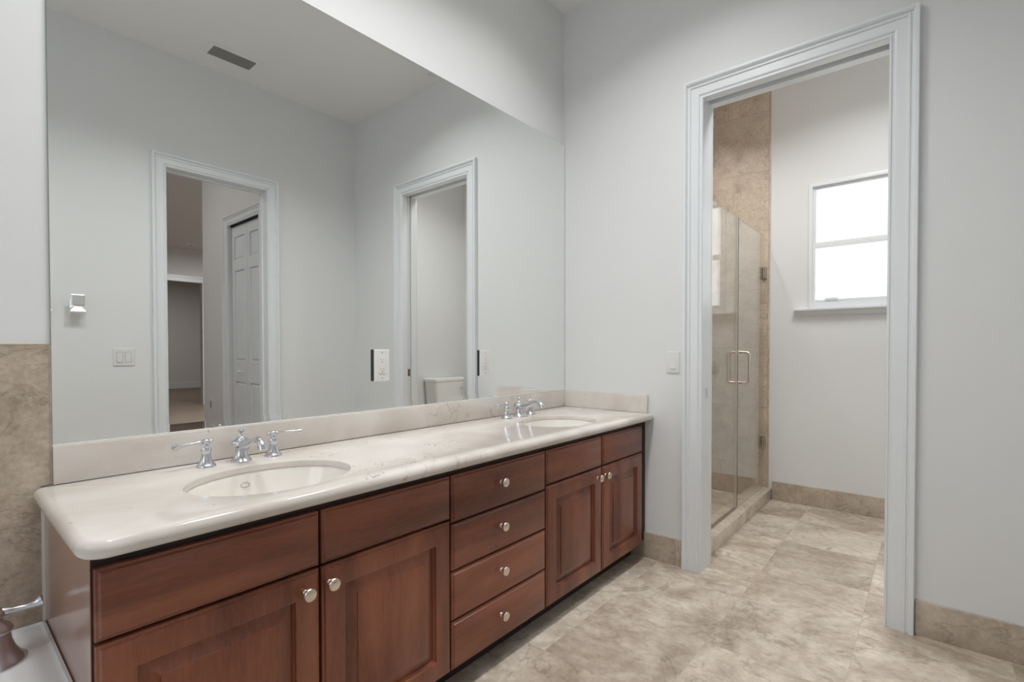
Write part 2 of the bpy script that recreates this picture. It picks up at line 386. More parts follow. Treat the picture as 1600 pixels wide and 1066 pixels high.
# baseboards
HB = 0.1415
def bb(name, a, b, mat): struct(B(a, b).build(name, mat, bevel=0.0015))
bb('baseboard_right', (0, -0.455, 0), (-0.012, -0.7655, HB), M['base_y'])
bb('baseboard_right', (0, -1.7225, 0), (-0.012, YF + 0.012, HB), M['base_y'])
bb('baseboard_front', (XL, YF, 0), (-1.577, YF + 0.012, HB), M['base_x'])
bb('baseboard_front', (-0.676, YF, 0), (0, YF + 0.012, HB), M['base_x'])
bb('baseboard_left', (XL, -1.06, 0), (XL + 0.012, YF + 0.012, HB), M['base_y'])
bb('baseboard_far_right', (XR, -0.831, 0), (XR - 0.012, YT + 0.012, HB), M['base_y'])
bb('baseboard_far_front', (T, YT, 0), (XR, YT + 0.012, HB), M['base_x'])

# door casings
PROF = [(0, 0), (0, 0.010), (0.003, 0.0145), (0.008, 0.0145), (0.0105, 0.0095), (0.0165, 0.0095), (0.020, 0.0150), (0.024, 0.0165), (0.060, 0.0165), (0.0625, 0.0225),
        (0.069, 0.0225), (0.0715, 0.0175), (0.077, 0.0175), (0.080, 0.0270), (0.085, 0.0310), (0.096, 0.0310), (0.099, 0.0270), (0.099, 0)]
def casing(name, mp, s0, s1, zt, scale=1.0, mat=None):
    lo, hi = min(s0, s1), max(s0, s1); L = []
    for u, d in PROF:
        u *= scale
        L.append([mp(lo - u, 0, d), mp(lo - u, zt + u, d), mp(hi + u, zt + u, d), mp(hi + u, 0, d)])
    m = MB(); n = len(L); vs = [p for l in L for p in l]; fs = []
    for k in range(n):
        k2 = (k + 1) % n
        for i in range(3): fs.append((k * 4 + i, k * 4 + i + 1, k2 * 4 + i + 1, k2 * 4 + i))
    fs.append(tuple(k * 4 for k in range(n))); fs.append(tuple(k * 4 + 3 for k in range(n)))
    m.add(vs, fs)
    return struct(m.build(name, mat or M['trim'], ang=20))
casing('trim_1', lambda s, z, d: (-d, s, z), -0.862, -1.620, 2.441)
casing('trim_2', lambda s, z, d: (T + d, s, z), -0.864, -1.620, 2.441, 0.0 + 0.15)
casing('trim_3', lambda s, z, d: (s, YF + d, z), -1.486, -0.798, 2.437, 0.90)
casing('trim_4', lambda s, z, d: (s, YF - T - d, z), -1.486, -0.80, 2.437, 0.70)
# jambs of the pocket door opening
m = MB(); m.box((0, -0.845, 0), (T, -0.862, 2.441))
m.box((0, -0.862, 2.441), (0.036, -1.620, 2.52)); m.box((0.084, -0.862, 2.441), (T, -1.620, 2.52)); m.box((0.036, -0.845, 2.500), (0.084, -1.64, 2.52))
m.box((0, -1.620, 0), (0.036, -1.640, 2.52)); m.box((0.084, -1.620, 0), (T, -1.640, 2.52)); m.box((0, -0.845, 2.441), (T, -0.862, 2.50))
struct(m.build('trim_5', M['trim']))
# jambs of the hall doorway, with stop
m = MB(); m.box((-1.503, YF, 0), (-1.486, YF - T, 2.437)); m.box((-0.798, YF, 0), (-0.781, YF - T, 2.437)); m.box((-1.503, YF, 2.437), (-0.781, YF - T, 2.452))
m.box((-1.486, YF - 0.07, 0), (-1.476, YF - 0.10, 2.427)); m.box((-0.808, YF - 0.07, 0), (-0.798, YF - 0.10, 2.427)); m.box((-1.486, YF - 0.07, 2.427), (-0.798, YF - 0.10, 2.437))
struct(m.build('trim_6', M['trim']))

# hall and bedroom beyond the front wall
m = MB(); m.box((-2.6, YF - T, -0.06), (T, YT - T, 0)); m.box((-2.6, YT - T, -0.06), (6, -15.6, 0)); struct(m.build('floor', M['plank']))
m = MB(); m.box((-2.6, YF - T, ZC - 0.0006), (6, -15.6, ZC - 0.0001)); struct(m.build('ceiling', M['hall']))
XH = -0.72
m = MB(); m.box((XH, YF - T, 0), (XH + T, -2.655, ZC)); m.box((XH, -2.655, 2.345), (XH + T, -3.34, ZC)); m.box((XH, -3.34, 0), (XH + T, -4.01, ZC)); m.box((XH + T, -3.89, 0), (6, -4.01, ZC))
struct(m.build('wall_hall_right', M['hall']))
struct(B((-2.5, YF - T, 0), (-2.6, -15.5, ZC)).build('wall_hall_left', M['hall']))
m = MB(); m.box((-2.5, -10, 0), (-1.0, -10.15, ZC)); m.box((1.215, -10, 0), (6, -10.15, ZC)); m.box((-1.0, -10, 2.56), (1.215, -10.15, ZC))
struct(m.build('wall_bedroom', M['hall']))
m = MB(); m.box((-1.09, -9.98, 2.56), (1.30, -10, 2.66)); m.box((-1.10, -9.965, 2.64), (1.31, -10, 2.68)); struct(m.build('trim_7', M['trim']))
struct(B((-2.5, -15.5, 0), (6, -15.6, ZC)).build('wall_bedroom_far', M['hall']))
struct(B((6, -4.0, 0), (6.1, -15.6, ZC)).build('wall_bedroom_right', M['hall']))
struct(B((-2.5, -15.48, 0), (6, -15.5, 0.17)).build('baseboard_bedroom', M['trim']))
struct(B((XH - 0.014, -3.425, 0), (XH, -4.01, 0.13)).build('baseboard_hall', M['trim']))
# closet door in the hall wall
casing('trim_8', lambda s, z, d: (XH - d, s, z), -2.657, -3.338, 2.325, 0.90)
d1 = thing('door_1', (XH, -3.0, 0), 'white six panel folding closet door in the hall, seen in the mirror', 'door'); d1['kind'] = 'structure'
del d1['category']
def six_panel(parent, y0, y1, x):
    """one leaf of the folding door, facing -x, three raised panels"""
    w_ = abs(y1 - y0)
    m = MB(); m.box((x + 0.012, y0, 0.01), (x + 0.034, y1, 2.315))
    st = 0.055
    ylo, yhi = min(y0, y1), max(y0, y1)
    m.box((x, ylo, 0.01), (x + 0.013, ylo + st, 2.315)); m.box((x, yhi - st, 0.01), (x + 0.013, yhi, 2.315))
    rows = [(0.22, 0.86), (1.05, 1.90), (2.0, 2.22)]
    edges = [0.01] + [q for r in rows for q in r] + [2.315]
    for a, b in zip(edges[0::2], edges[1::2]): m.box((x, ylo + st, a), (x + 0.013, yhi - st, b))
    for a, b in rows:
        def ring(i, dd): return [(x + dd, ylo + st + i, a + i), (x + dd, yhi - st - i, a + i), (x + dd, yhi - st - i, b - i), (x + dd, ylo + st + i, b - i)]
        m.loops([ring(0.012, 0.0125), ring(0.028, 0.004), ring(0.030, 0.004)], cap0=False)
    return m.build('door_leaf', M['trim'], parent, ang=20)
lf = six_panel(d1, -2.660, -2.995, XH + 0.03)
lf2 = six_panel(d1, -3.000, -3.335, XH + 0.03)
MB().lathe([(0.010, 0), (0.007, 0.006), (0.007, 0.02), (0.016, 0.028), (0.017, 0.036), (0.010, 0.042)], (XH + 0.03, -3.13, 0.955), 18, '-x').build('door_knob', M['trim'], lf2)
B((XH + 0.02, -2.657, 2.318), (XH + 0.07, -3.338, 2.345)).build('door_track', M['track'], d1)
# ------------------------------------------------------------------ windows
def ring_x(m, x0, x1, y0, y1, z0, z1, t):
    """a mitred rectangular frame of member width t between the planes x0 and x1"""
    ts = t if isinstance(t, tuple) else (t, t, t, t)      # y0 side, y1 side, bottom, top
    o = lambda x: [(x, y0, z0), (x, y1, z0), (x, y1, z1), (x, y0, z1)]
    sg = 1 if y1 > y0 else -1
    i = lambda x: [(x, y0 + sg * ts[0], z0 + ts[2]), (x, y1 - sg * ts[1], z0 + ts[2]), (x, y1 - sg * ts[1], z1 - ts[3]), (x, y0 + sg * ts[0], z1 - ts[3])]
    m.loops([o(x0), i(x0), i(x1), o(x1)], closed=True); return m
def mould_y(m, x, y0, y1, pts):
    """sweep a profile of (projection from wall x toward -x, z) along y"""
    m.loops([[(x - d, y0, z) for d, z in pts], [(x - d, y1, z) for d, z in pts]])
w1 = thing('window_1', (XR, -1.48, 1.41), 'white single-hung window with two frosted panes over the moulded sill', 'window'); w1['kind'] = 'structure'; del w1['category']
Y0, Y1 = -1.064, -1.90
ring_x(MB(), XR - 0.012, XR + 0.07, Y0, Y1, 1.4555, 2.369, (0.024, 0.024, 0.038, 0.024)).build('window_frame', M['trim'], w1, bevel=0.002)
ring_x(MB(), XR + 0.012, XR + 0.045, Y0 - 0.0245, Y1 + 0.0245, 1.910, 2.3445, (0.020, 0.020, 0.022, 0.020)).build('upper_sash', M['trim'], w1, bevel=0.0015)
ls = ring_x(MB(), XR - 0.003, XR + 0.0115, Y0 - 0.0245, Y1 + 0.0245, 1.494, 1.937, (0.020, 0.020, 0.026, 0.044)).build('lower_sash', M['trim'], w1, bevel=0.0015)
B((XR - 0.010, -1.17, 1.515), (XR - 0.0035, -1.25, 1.530)).build('sash_lift', M['trim'], ls)
B((XR + 0.026, Y0 - 0.045, 1.933), (XR + 0.030, Y1 + 0.045, 2.324)).build('pane', M['pane'], w1)
B((XR + 0.004, Y0 - 0.045, 1.5205), (XR + 0.008, Y1 + 0.045, 1.8925)).build('pane', M['pane'], w1)
m = MB(); mould_y(m, XR, -0.977, -1.985, [(0, 1.405), (0.012, 1.405), (0.016, 1.413), (0.026, 1.420), (0.030, 1.430), (0.046, 1.437), (0.052, 1.445), (0.052, 1.455), (0, 1.455)])
m.build('window_sill', M['trim'], w1, ang=25)
# tub window, out of the picture on the left: the daylight comes in through it
w2 = thing('window_2', (XL, -0.95, 1.25), 'white framed window with six panes above the bathtub', 'window'); w2['kind'] = 'structure'; del w2['category']
m = MB()
for a, b in (((-0.30, 1.25), (-0.36, 2.65)), ((-1.54, 1.25), (-1.60, 2.65)), ((-0.30, 1.25), (-1.60, 1.31)), ((-0.30, 2.59), (-1.60, 2.65))):
    m.box((XL, a[0], a[1]), (XL - 0.07, b[0], b[1]))
for yy in (-0.75, -1.15): m.box((XL - 0.02, yy - 0.018, 1.31), (XL - 0.06, yy + 0.018, 2.59))
m.box((XL - 0.02, -0.36, 1.93), (XL - 0.06, -1.54, 1.97))
m.build('window_frame', M['trim'], w2, bevel=0.002)

# ------------------------------------------------------------------ the mirror
mx0, mx1, mz0, mz1 = -2.3805, -0.002, 0.908, 2.4288
mir = thing('vanity_mirror', (-1.19, -0.004, mz0), 'large frameless wall mirror above the long double vanity', 'mirror')
BW_, PR = 0.026, 0.00085
def rectl(i, y): return [(mx0 + i, y, mz0 + i), (mx1 - i, y, mz0 + i), (mx1 - i, y, mz1 - i), (mx0 + i, y, mz1 - i)]
m = MB(); m.add(rectl(BW_, -0.006) + rectl(0.001, -0.006 - PR), [(0, 1, 2, 3), (4, 5, 1, 0), (5, 6, 2, 1), (6, 7, 3, 2), (7, 4, 0, 3)])
o = m.build('mirror_face', M['mirror'], mir, ang=0.1)
for pl in o.data.polygons: pl.use_smooth = False
m = MB(); m.box((mx0, 0, mz0), (mx0 + 0.001, -0.0066, mz1)); m.box((mx1 - 0.001, 0, mz0), (mx1, -0.0066, mz1)); m.box((mx0, 0, mz1 - 0.001), (mx1, -0.0066, mz1))
m.box((mx0 + .002, -0.0005, mz0 + .002), (mx1 - .002, -0.004, mz1 - .002))
m.build('mirror_edge', M['mirror_edge'], mir)

B((mx0, 0, 0.9066), (mx1, -0.0095, 0.9105)).build('bottom_channel', M['caulk'], mir)

# outlets set in the mirror
def plate(m, w_, h_, t=0.006, c=(0, 0, 0)):
    """wall plate facing -y, centred at c, pillowed edge"""
    def rg(i, y): return [(c[0] - w_ / 2 + i, c[1] - y, c[2] - h_ / 2 + i), (c[0] + w_ / 2 - i, c[1] - y, c[2] - h_ / 2 + i), (c[0] + w_ / 2 - i, c[1] - y, c[2] + h_ / 2 - i), (c[0] - w_ / 2 + i, c[1] - y, c[2] + h_ / 2 - i)]
    m.loops([rg(0, 0), rg(0, t * 0.55), rg(0.0025, t * 0.92), rg(0.006, t)])
    return m
def outlet(name, x, z, label, gfci):
    y = -0.0075
    t = thing(name, (x, y, z), label, 'outlet', 'outlets set in the mirror')
    MBp = plate(MB(), 0.075, 0.132, 0.006, (x, y, z)); MBp.build('cover_plate', M['plate'], t, ang=20)
    B((x - 0.048, y + 0.0005, z - 0.064), (x - 0.036, y - 0.0015, z + 0.066)).build('dark_strip', M['dark'], t)  # flat dark strip on the mirror along the plate's left edge
    r = B((x - 0.0165, y - 0.0055, z - 0.034), (x + 0.0165, y - 0.0085, z + 0.034)).build('receptacle', M['plate'], t, bevel=0.001)
    yy = y - 0.0084
    for s in (-1, 1):
        zc = z + s * 0.0195 + (0.0 if not gfci else s * 0.002)
        B((x - 0.0072, yy, zc), (x - 0.0052, yy - 0.0004, zc + 0.008)).build('slot', M['mark'], r)
        B((x + 0.0052, yy, zc + 0.001), (x + 0.0072, yy - 0.0004, zc + 0.007)).build('slot', M['mark'], r)
        MB().lathe([(0.0030, 0), (0.0030, 0.0004)], (x, yy, zc - 0.006), 10, 'y').build('ground_hole', M['mark'], r)
    if gfci:
        for q in (0.0028, -0.0028): B((x - 0.006, yy, z + q - 0.0018), (x + 0.006, yy - 0.0012, z + q + 0.0018)).build('test_button', M['seal'], r)
    for s in (-1, 1): MB().lathe([(0.0035, 0), (0.0030, 0.0012), (0.001, 0.0014)], (x, y - 0.0055, z + s * 0.052), 12, 'y').build('screw', M['satin'], t)
    return t
outlet('wall_outlet', -1.361, 1.094, 'white outlet in the mirror left of the reflected doorway, nearer the camera', False)
outlet('wall_outlet', -0.735, 1.090, 'white safety outlet in the mirror, the one nearer the room corner', True)

# ------------------------------------------------------------------ vanity
YC = -0.545     # face frame plane
ZD = 0.768      # underside of the worktop
def front_panel(m, x0, x1, z0, z1, raised):
    y = YC - 0.0005
    def rg(i, d): return [(x0 + i, y - d, z0 + i), (x1 - i, y - d, z0 + i), (x1 - i, y - d, z1 - i), (x0 + i, y - d, z1 - i)]
    L = [rg(0, 0), rg(0, 0.0120), rg(0.0015, 0.0140), rg(0.0055, 0.0148), rg(0.0070, 0.0165), rg(0.0090, 0.0195), rg(0.0110, 0.0200)]
    if raised:
        f = 0.062
        L += [rg(f, 0.0200), rg(f + 0.002, 0.0190), rg(f + 0.003, 0.0120), rg(f + 0.006, 0.0095), rg(f + 0.008, 0.0045), rg(f + 0.0125, 0.0045), rg(f + 0.0415, 0.0150), rg(f + 0.0420, 0.0182), rg(f + 0.0435, 0.0187)]
    m.loops(L)
    return m
def knob(parent, x, z):
    y = YC - 0.0205
    return MB().lathe([(0.0085, 0), (0.0080, 0.002), (0.0058, 0.004), (0.0050, 0.010), (0.0060, 0.0145), (0.0105, 0.0190), (0.0158, 0.0215), (0.0165, 0.0240), (0.0152, 0.0262), (0.0090, 0.0275), (0.0, 0.0280)][:-1] + [(0.0005, 0.0280)], (x, y, z), 26, 'y').build('knob', M['nickel'], parent)
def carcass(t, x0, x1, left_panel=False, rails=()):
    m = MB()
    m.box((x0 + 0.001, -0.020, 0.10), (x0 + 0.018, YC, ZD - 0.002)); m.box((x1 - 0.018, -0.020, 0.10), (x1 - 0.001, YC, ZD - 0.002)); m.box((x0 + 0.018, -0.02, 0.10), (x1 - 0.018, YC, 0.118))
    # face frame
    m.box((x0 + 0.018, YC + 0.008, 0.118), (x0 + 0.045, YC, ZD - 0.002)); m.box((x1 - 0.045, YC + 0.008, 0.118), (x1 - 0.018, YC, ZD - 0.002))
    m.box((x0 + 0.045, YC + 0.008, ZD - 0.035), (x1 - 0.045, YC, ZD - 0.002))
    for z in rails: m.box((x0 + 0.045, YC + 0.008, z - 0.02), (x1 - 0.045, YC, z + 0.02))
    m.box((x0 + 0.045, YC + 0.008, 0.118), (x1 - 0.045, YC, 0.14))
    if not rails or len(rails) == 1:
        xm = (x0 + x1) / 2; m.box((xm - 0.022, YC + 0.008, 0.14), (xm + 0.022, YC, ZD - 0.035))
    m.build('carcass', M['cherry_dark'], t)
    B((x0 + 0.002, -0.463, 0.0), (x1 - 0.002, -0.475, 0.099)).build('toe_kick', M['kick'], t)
XA, XB, XC, XD = -2.3965, -1.484, -0.957, -0.030
def sink_base(name, x0, x1, fronts, doors, knobs, label):
    t = thing(name, ((x0 + x1) / 2, -0.28, 0), label, 'cabinet', None)
    carcass(t, x0, x1, rails=(0.597,))
    for a, b in fronts: front_panel(MB(), a, b, 0.603, 0.744, False).build('false_drawer_front', M['cherry_x'], t, ang=20)
    for (a, b), (kx, kz) in zip(doors, knobs):
        d = front_panel(MB(), a, b, 0.095, 0.596, True).build('cabinet_door', M['cherry_z'], t, ang=20)
        knob(d, kx, kz)
    return t
cab1 = sink_base('sink_base_cabinet', XA, XB, [(-2.3925, -1.9425), (-1.9355, -1.4865)], [(-2.3925, -1.9425), (-1.9355, -1.4865)], [(-1.981, 0.548), (-1.915, 0.551)],
                 'cherry cabinet with two raised-panel doors under the nearer sink, beside the tub')
B((XA - 0.0005, -0.001, 0.0), (XA + 0.0015, YC, ZD - 0.002)).build('end_panel', M['side'], cab1)['label'] = 'lighter smooth end panel'
cab2 = thing('drawer_cabinet', ((XB + XC) / 2, -0.28, 0), 'cherry drawer cabinet with four knobbed drawers in the middle of the vanity', 'cabinet')
carcass(cab2, XB, XC, rails=(0.583, 0.423, 0.258))
for z0, z1 in ((0.587, 0.744), (0.427, 0.581), (0.261, 0.421), (0.095, 0.255)):
    d = front_panel(MB(), -1.4795, -0.9605, z0, z1, False).build('drawer_front', M['cherry_x'], cab2, ang=20)
    knob(d, -1.236, (z0 + z1) / 2 + 0.011)
cab3 = sink_base('sink_base_cabinet', XC, XD, [(-0.9525, -0.5085), (-0.4975, -0.0735)], [(-0.9525, -0.5085), (-0.4975, -0.0735)], [(-0.549, 0.553), (-0.478, 0.553)],
                 'cherry cabinet with two raised-panel doors under the farther sink, in the room corner')
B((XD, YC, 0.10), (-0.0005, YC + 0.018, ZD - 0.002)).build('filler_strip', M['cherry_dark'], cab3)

# worktop with two oval cut-outs
SINKS = [(-1.964, -0.355), (-0.576, -0.355)]
SA, SB = 0.215, 0.175
def worktop():
    x0, x1, y0, y1 = -2.421, -0.0005, -0.601, -0.0108
    zt, zb = 0.8074, ZD
    rf, rb, rr = 0.050, 0.022, 0.004
    def outline(i):
        pts = []
        for cx, cy, sx, sy, r in ((x0, y0, 1, 1, rf), (x1, y0, -1, 1, rr + .02), (x1, y1, -1, -1, rr + .02), (x0, y1, 1, -1, rb)):
            r2 = max(r, 0.022); ccx, ccy = cx + sx * r2, cy + sy * r2
            a0 = {(1, 1): pi, (-1, 1): 1.5 * pi, (-1, -1): 0, (1, -1): 0.5 * pi}[(sx, sy)]
            for k in range(9):
                a = a0 + (pi / 2) * k / 8
                pts.append((ccx + (r2 - i) * cos(a), ccy + (r2 - i) * sin(a)))
        return pts
    def ell(c, d=0.0, n=72): return [(c[0] + (SA + d) * cos(2 * pi * k / n), c[1] + (SB + d) * sin(2 * pi * k / n)) for k in range(n)]
    R = 0.0197; zm = (zt + zb) / 2
    ed = [(R * (1 - cos(a)), zm + R * sin(a)) for a in [pi / 2 * k / 7 for k in range(7, -8, -1)]]
    bm = bmesh.new()
    def ringv(pts, z): return [bm.verts.new((x, y, z)) for x, y in pts]
    def eds(vs): return [bm.edges.get((vs[i], vs[(i + 1) % len(vs)])) or bm.edges.new((vs[i], vs[(i + 1) % len(vs)])) for i in range(len(vs))]
    def bridge(a, b):
        for i in range(len(a)):
            j = (i + 1) % len(a); bm.faces.new((a[i], a[j], b[j], b[i]))
    rings = [ringv(outline(i), z) for i, z in ed]
    for a, b in zip(rings, rings[1:]): bridge(a, b)
    tops, bots = [], []
    for c in SINKS:
        q = [ringv(ell(c, d), z) for d, z in ((0.0045, zt), (0.0022, zt - 0.0007), (0.0007, zt - 0.0022), (0, zt - 0.0045), (0, zt - 0.0190), (0.0015, zt - 0.0205), (0.024, zt - 0.0205), (0.026, zb))]
        for a, b in zip(q, q[1:]): bridge(a, b)
        tops.append(q[0]); bots.append(q[-1])
    for outer, holes in ((rings[0], tops), (rings[-1], bots)):
        E_ = eds(outer)
        for h in holes: E_ += eds(h)
        bmesh.ops.triangle_fill(bm, use_beauty=True, use_dissolve=False, edges=E_)
    bmesh.ops.recalc_face_normals(bm, faces=bm.faces)
    org = Vector((-1.2, -0.3, ZD))
    for v in bm.verts: v.co -= org
    me = bpy.data.meshes.new('slab'); bm.to_mesh(me); bm.free()
    for pl in me.polygons: pl.use_smooth = True
    me.set_sharp_from_angle(angle=radians(40)); me.materials.append(M['marble'])
    t = thing('vanity_worktop', org, 'long cream marble worktop with rounded edge and low splash on the cherry cabinets', 'worktop')
    o = bpy.data.objects.new('slab', me); col.objects.link(o); o.parent = t
    B((-2.3805, -0.0005, 0.8076), (-0.021, -0.020, 0.9062)).build('backsplash', M['marble'], t, bevel=0.0015)
    B((-0.0005, -0.0005, 0.8076), (-0.020, -0.5645, 0.9062)).build('side_splash', M['marble'], t, bevel=0.0015)
worktop()

# undermount sinks
def sink(c, label):
    t = thing('sink', (c[0], c[1], 0.62), label, 'sink', 'oval undermount sinks')
    e = (SB + 0.004) / (SA + 0.004); z = 0.8074 - 0.0212
    inner = [(SA + 0.006, z), (SA + 0.003, z), (SA + 0.001, z - 0.004), (SA - 0.004, z - 0.020), (SA - 0.013, z - 0.050), (SA - 0.030, z - 0.085), (SA - 0.060, z - 0.115), (SA - 0.105, z - 0.134), (SA - 0.150, z - 0.142), (0.030, z - 0.146)]
    outer = [(0.030, z - 0.156), (SA - 0.140, z - 0.152), (SA - 0.090, z - 0.142), (SA - 0.045, z - 0.120), (SA - 0.018, z - 0.080), (SA - 0.002, z - 0.045), (SA + 0.006, z - 0.012)]
    m = MB(); m.lathe(inner + outer, (c[0], c[1], 0), 64, 'z', e, closed=True); m.build('basin', M['china'], t, ang=50)
    MB().lathe([(0.006, z - 0.1475), (0.020, z - 0.1450), (0.029, z - 0.1425), (0.0315, z - 0.1445), (0.0315, z - 0.149), (0.004, z - 0.149)], (c[0], c[1], 0), 28).build('drain', M['chrome'], t)
    # small oval mark printed high on the basin's back wall
    m = MB(); n = 28; rr = []
    q0 = None
    for k in range(n):
        a = 2 * pi * k / n
        rr.append((0.0135 * cos(a), 0.0075 * sin(a)))
    L1 = []
    for sc_, off in ((1.0, 0.0012), (0.86, 0.0012)):
        l = []
        for u, v in rr:
            zz = z - 0.034 + v * sc_
            fr = (z - zz) / 0.035
            r = SA - 0.013 - (fr * 0.035 - 0.050) * 0.48 if (z - zz) > 0.05 else SA - 0.004 - ((z - zz) - 0.020) * 0.30
            ph = 1.62 + u * sc_ / r
            l.append((c[0] + (r - off) * cos(ph), c[1] + (r - off) * sin(ph) * e, zz))
        L1.append(l)
    fs = [(i, (i + 1) % n, n + (i + 1) % n, n + i) for i in range(n)]
    m.add(L1[0] + L1[1], fs); m.build('maker_mark', M['mark'], t)
    return t
sink(SINKS[0], 'oval cream sink in the left half of the worktop, the nearer one')
sink(SINKS[1], 'oval cream sink at the far end of the worktop near the room corner')

# widespread faucets
def faucet(x, y, label):
    z = 0.8076
    t = thing('faucet', (x, y, z), label, 'faucet', 'satin chrome widespread faucets')
    # centre column, bulb and finial
    MB().lathe([(0.0300, 0), (0.0303, 0.003), (0.0275, 0.006), (0.0220, 0.013), (0.0180, 0.022), (0.0155, 0.034), (0.0150, 0.038), (0.0170, 0.0395), (0.0170, 0.0425), (0.0150, 0.044)], (x, y, z), 32).build('spout_base', M['satin'], t)
    m = MB(); m.lathe([(0.006, 0.044), (0.015, 0.0455), (0.0240, 0.050), (0.0290, 0.0555), (0.0290, 0.0605), (0.0240, 0.067), (0.015, 0.072), (0.009, 0.0755), (0.0065, 0.080), (0.0055, 0.084)], (x, y, z), 32)
    m.build('spout_body', M['satin'], t, ang=60)
    pts = [(0, -0.006, 0.056), (0, -0.026, 0.0535), (0, -0.050, 0.0560), (0, -0.074, 0.0640), (0, -0.095, 0.0740), (0, -0.113, 0.0800), (0, -0.128, 0.0805), (0, -0.141, 0.0745), (0, -0.149, 0.065), (0, -0.153, 0.054)]
    rad = [0.0165, 0.0160, 0.0140, 0.0115, 0.0100, 0.0095, 0.0100, 0.0110, 0.0120, 0.0125]
    fine = []; fr = []
    for k in range((len(pts) - 1) * 4 + 1):     # Catmull-Rom through the spout's axis
        i, u = divmod(k / 4.0, 1.0); i = int(i)
        if i >= len(pts) - 1: i, u = len(pts) - 2, 1.0
        P0, P1, P2, P3 = [Vector(pts[min(max(i + d, 0), len(pts) - 1)]) for d in (-1, 0, 1, 2)]
        q = 0.5 * ((2 * P1) + (P2 - P0) * u + (2 * P0 - 5 * P1 + 4 * P2 - P3) * u * u + (3 * P1 - P0 - 3 * P2 + P3) * u ** 3)
        fine.append((x + q.x, y + q.y, z + q.z)); fr.append(rad[i] * (1 - u) + rad[i + 1] * u)
    MB().tube(fine, fr, 20).build('spout', M['satin'], t, ang=60)
    MB().lathe([(0.0035, 0.082), (0.0035, 0.090), (0.0085, 0.0935), (0.0100, 0.0965), (0.0085, 0.0990), (0.0045, 0.1005), (0.0040, 0.1030), (0.0015, 0.1050)], (x, y, z), 20).build('lift_knob', M['satin'], t)
    for s in (-1, 1):
        hx = x + s * 0.1
        b = MB().lathe([(0.0262, 0), (0.0264, 0.003), (0.0240, 0.006), (0.0190, 0.013), (0.0150, 0.023), (0.0125, 0.036), (0.0118, 0.043), (0.0138, 0.0455), (0.0146, 0.0495), (0.0138, 0.054), (0.0100, 0.060), (0.0066, 0.065), (0.0060, 0.068)], (hx, y, z), 28).build('handle_base', M['satin'], t, ang=60)
        m = MB(); ca, sa = cos(radians(-10 if s < 0 else -4)), sin(radians(-10 if s < 0 else -4))
        def q(d, h): return (hx + s * d * ca, y + d * sa, z + h)
        m.lathe([(0.0040, 0.066), (0.0090, 0.0685), (0.0108, 0.074), (0.0108, 0.077), (0.0085, 0.0815), (0.0030, 0.0835)], (hx, y, z), 22)
        m.tube([q(-0.0195, .0745), q(-0.018, .0745), q(-0.015, .0745), q(-0.0115, .0745), q(-0.009, .0745), q(0, .0745), q(0.013, .075), q(0.0155, .075), q(0.018, .075), q(0.022, .075), q(0.045, .0745), q(0.062, .0735), q(0.075, .0725), q(0.084, .0715), q(0.090, .0710), q(0.0925, .0710)],
               [0.0020, 0.0058, 0.0068, 0.0055, 0.0042, 0.0048, 0.0055, 0.0072, 0.0058, 0.0040, 0.0034, 0.0042, 0.0060, 0.0086, 0.0098, 0.0050], 16)
        m.build('lever', M['satin'], t, ang=60)
    return t
faucet(-1.948, -0.094, 'satin chrome faucet with two lever handles behind the nearer sink')
faucet(-0.572, -0.104, 'satin chrome faucet with two lever handles behind the farther sink')

# ------------------------------------------------------------------ bathtub at the left, with its deck handle
def bathtub():
    t = thing('bathtub', (-3.35, -0.52, 0), 'white built-in bathtub with a broad rim against the end of the vanity', 'bathtub')
    x0, x1, y0, y1, z = XL + 0.001, -2.3978, -1.04, -0.0105, 0.452
    m = MB()
    def rr(x0, x1, y0, y1, r, z, n=8):
        pts = []
        for cx, cy, a0 in ((x1 - r, y1 - r, 0), (x0 + r, y1 - r, pi / 2), (x0 + r, y0 + r, pi), (x1 - r, y0 + r, 1.5 * pi)):
            for k in range(n + 1): a = a0 + pi / 2 * k / n; pts.append((cx + r * cos(a), cy + r * sin(a), z))
        return pts
    L = [rr(x0, x1, y0, y1, 0.01, 0.405), rr(x0, x1, y0, y1, 0.01, z + 0.003), rr(x0 + .002, x1 - .002, y0 + .002, y1 - .002, 0.01, z + 0.006), rr(x0 + .008, x1 - .008, y0 + .008, y1 - .002, 0.012, z + 0.006),
         rr(x0 + .011, x1 - .011, y0 + .011, y1 - .002, 0.012, z + 0.002), rr(x0 + .016, x1 - .016, y0 + .016, y1 - .003, 0.014, z), rr(x0 + .10, x1 - .30, y0 + .10, y1 - .16, 0.26, z), rr(x0 + .115, x1 - .315, y0 + .115, y1 - .175, 0.25, z - 0.006),
         rr(x0 + .13, x1 - .33, y0 + .13, y1 - .19, 0.24, z - 0.03), rr(x0 + .20, x1 - .40, y0 + .19, y1 - .25, 0.2, 0.12), rr(x0 + .28, x1 - .48, y0 + .25, y1 - .31, 0.14, 0.09)]
    m.loops(L, cap0=False); m.build('tub_shell', M['acrylic'], t, ang=40)
    B((x0, -1.035, 0), (x1, -1.015, 0.404)).build('tub_apron', M['tile_x'], t)
bathtub()
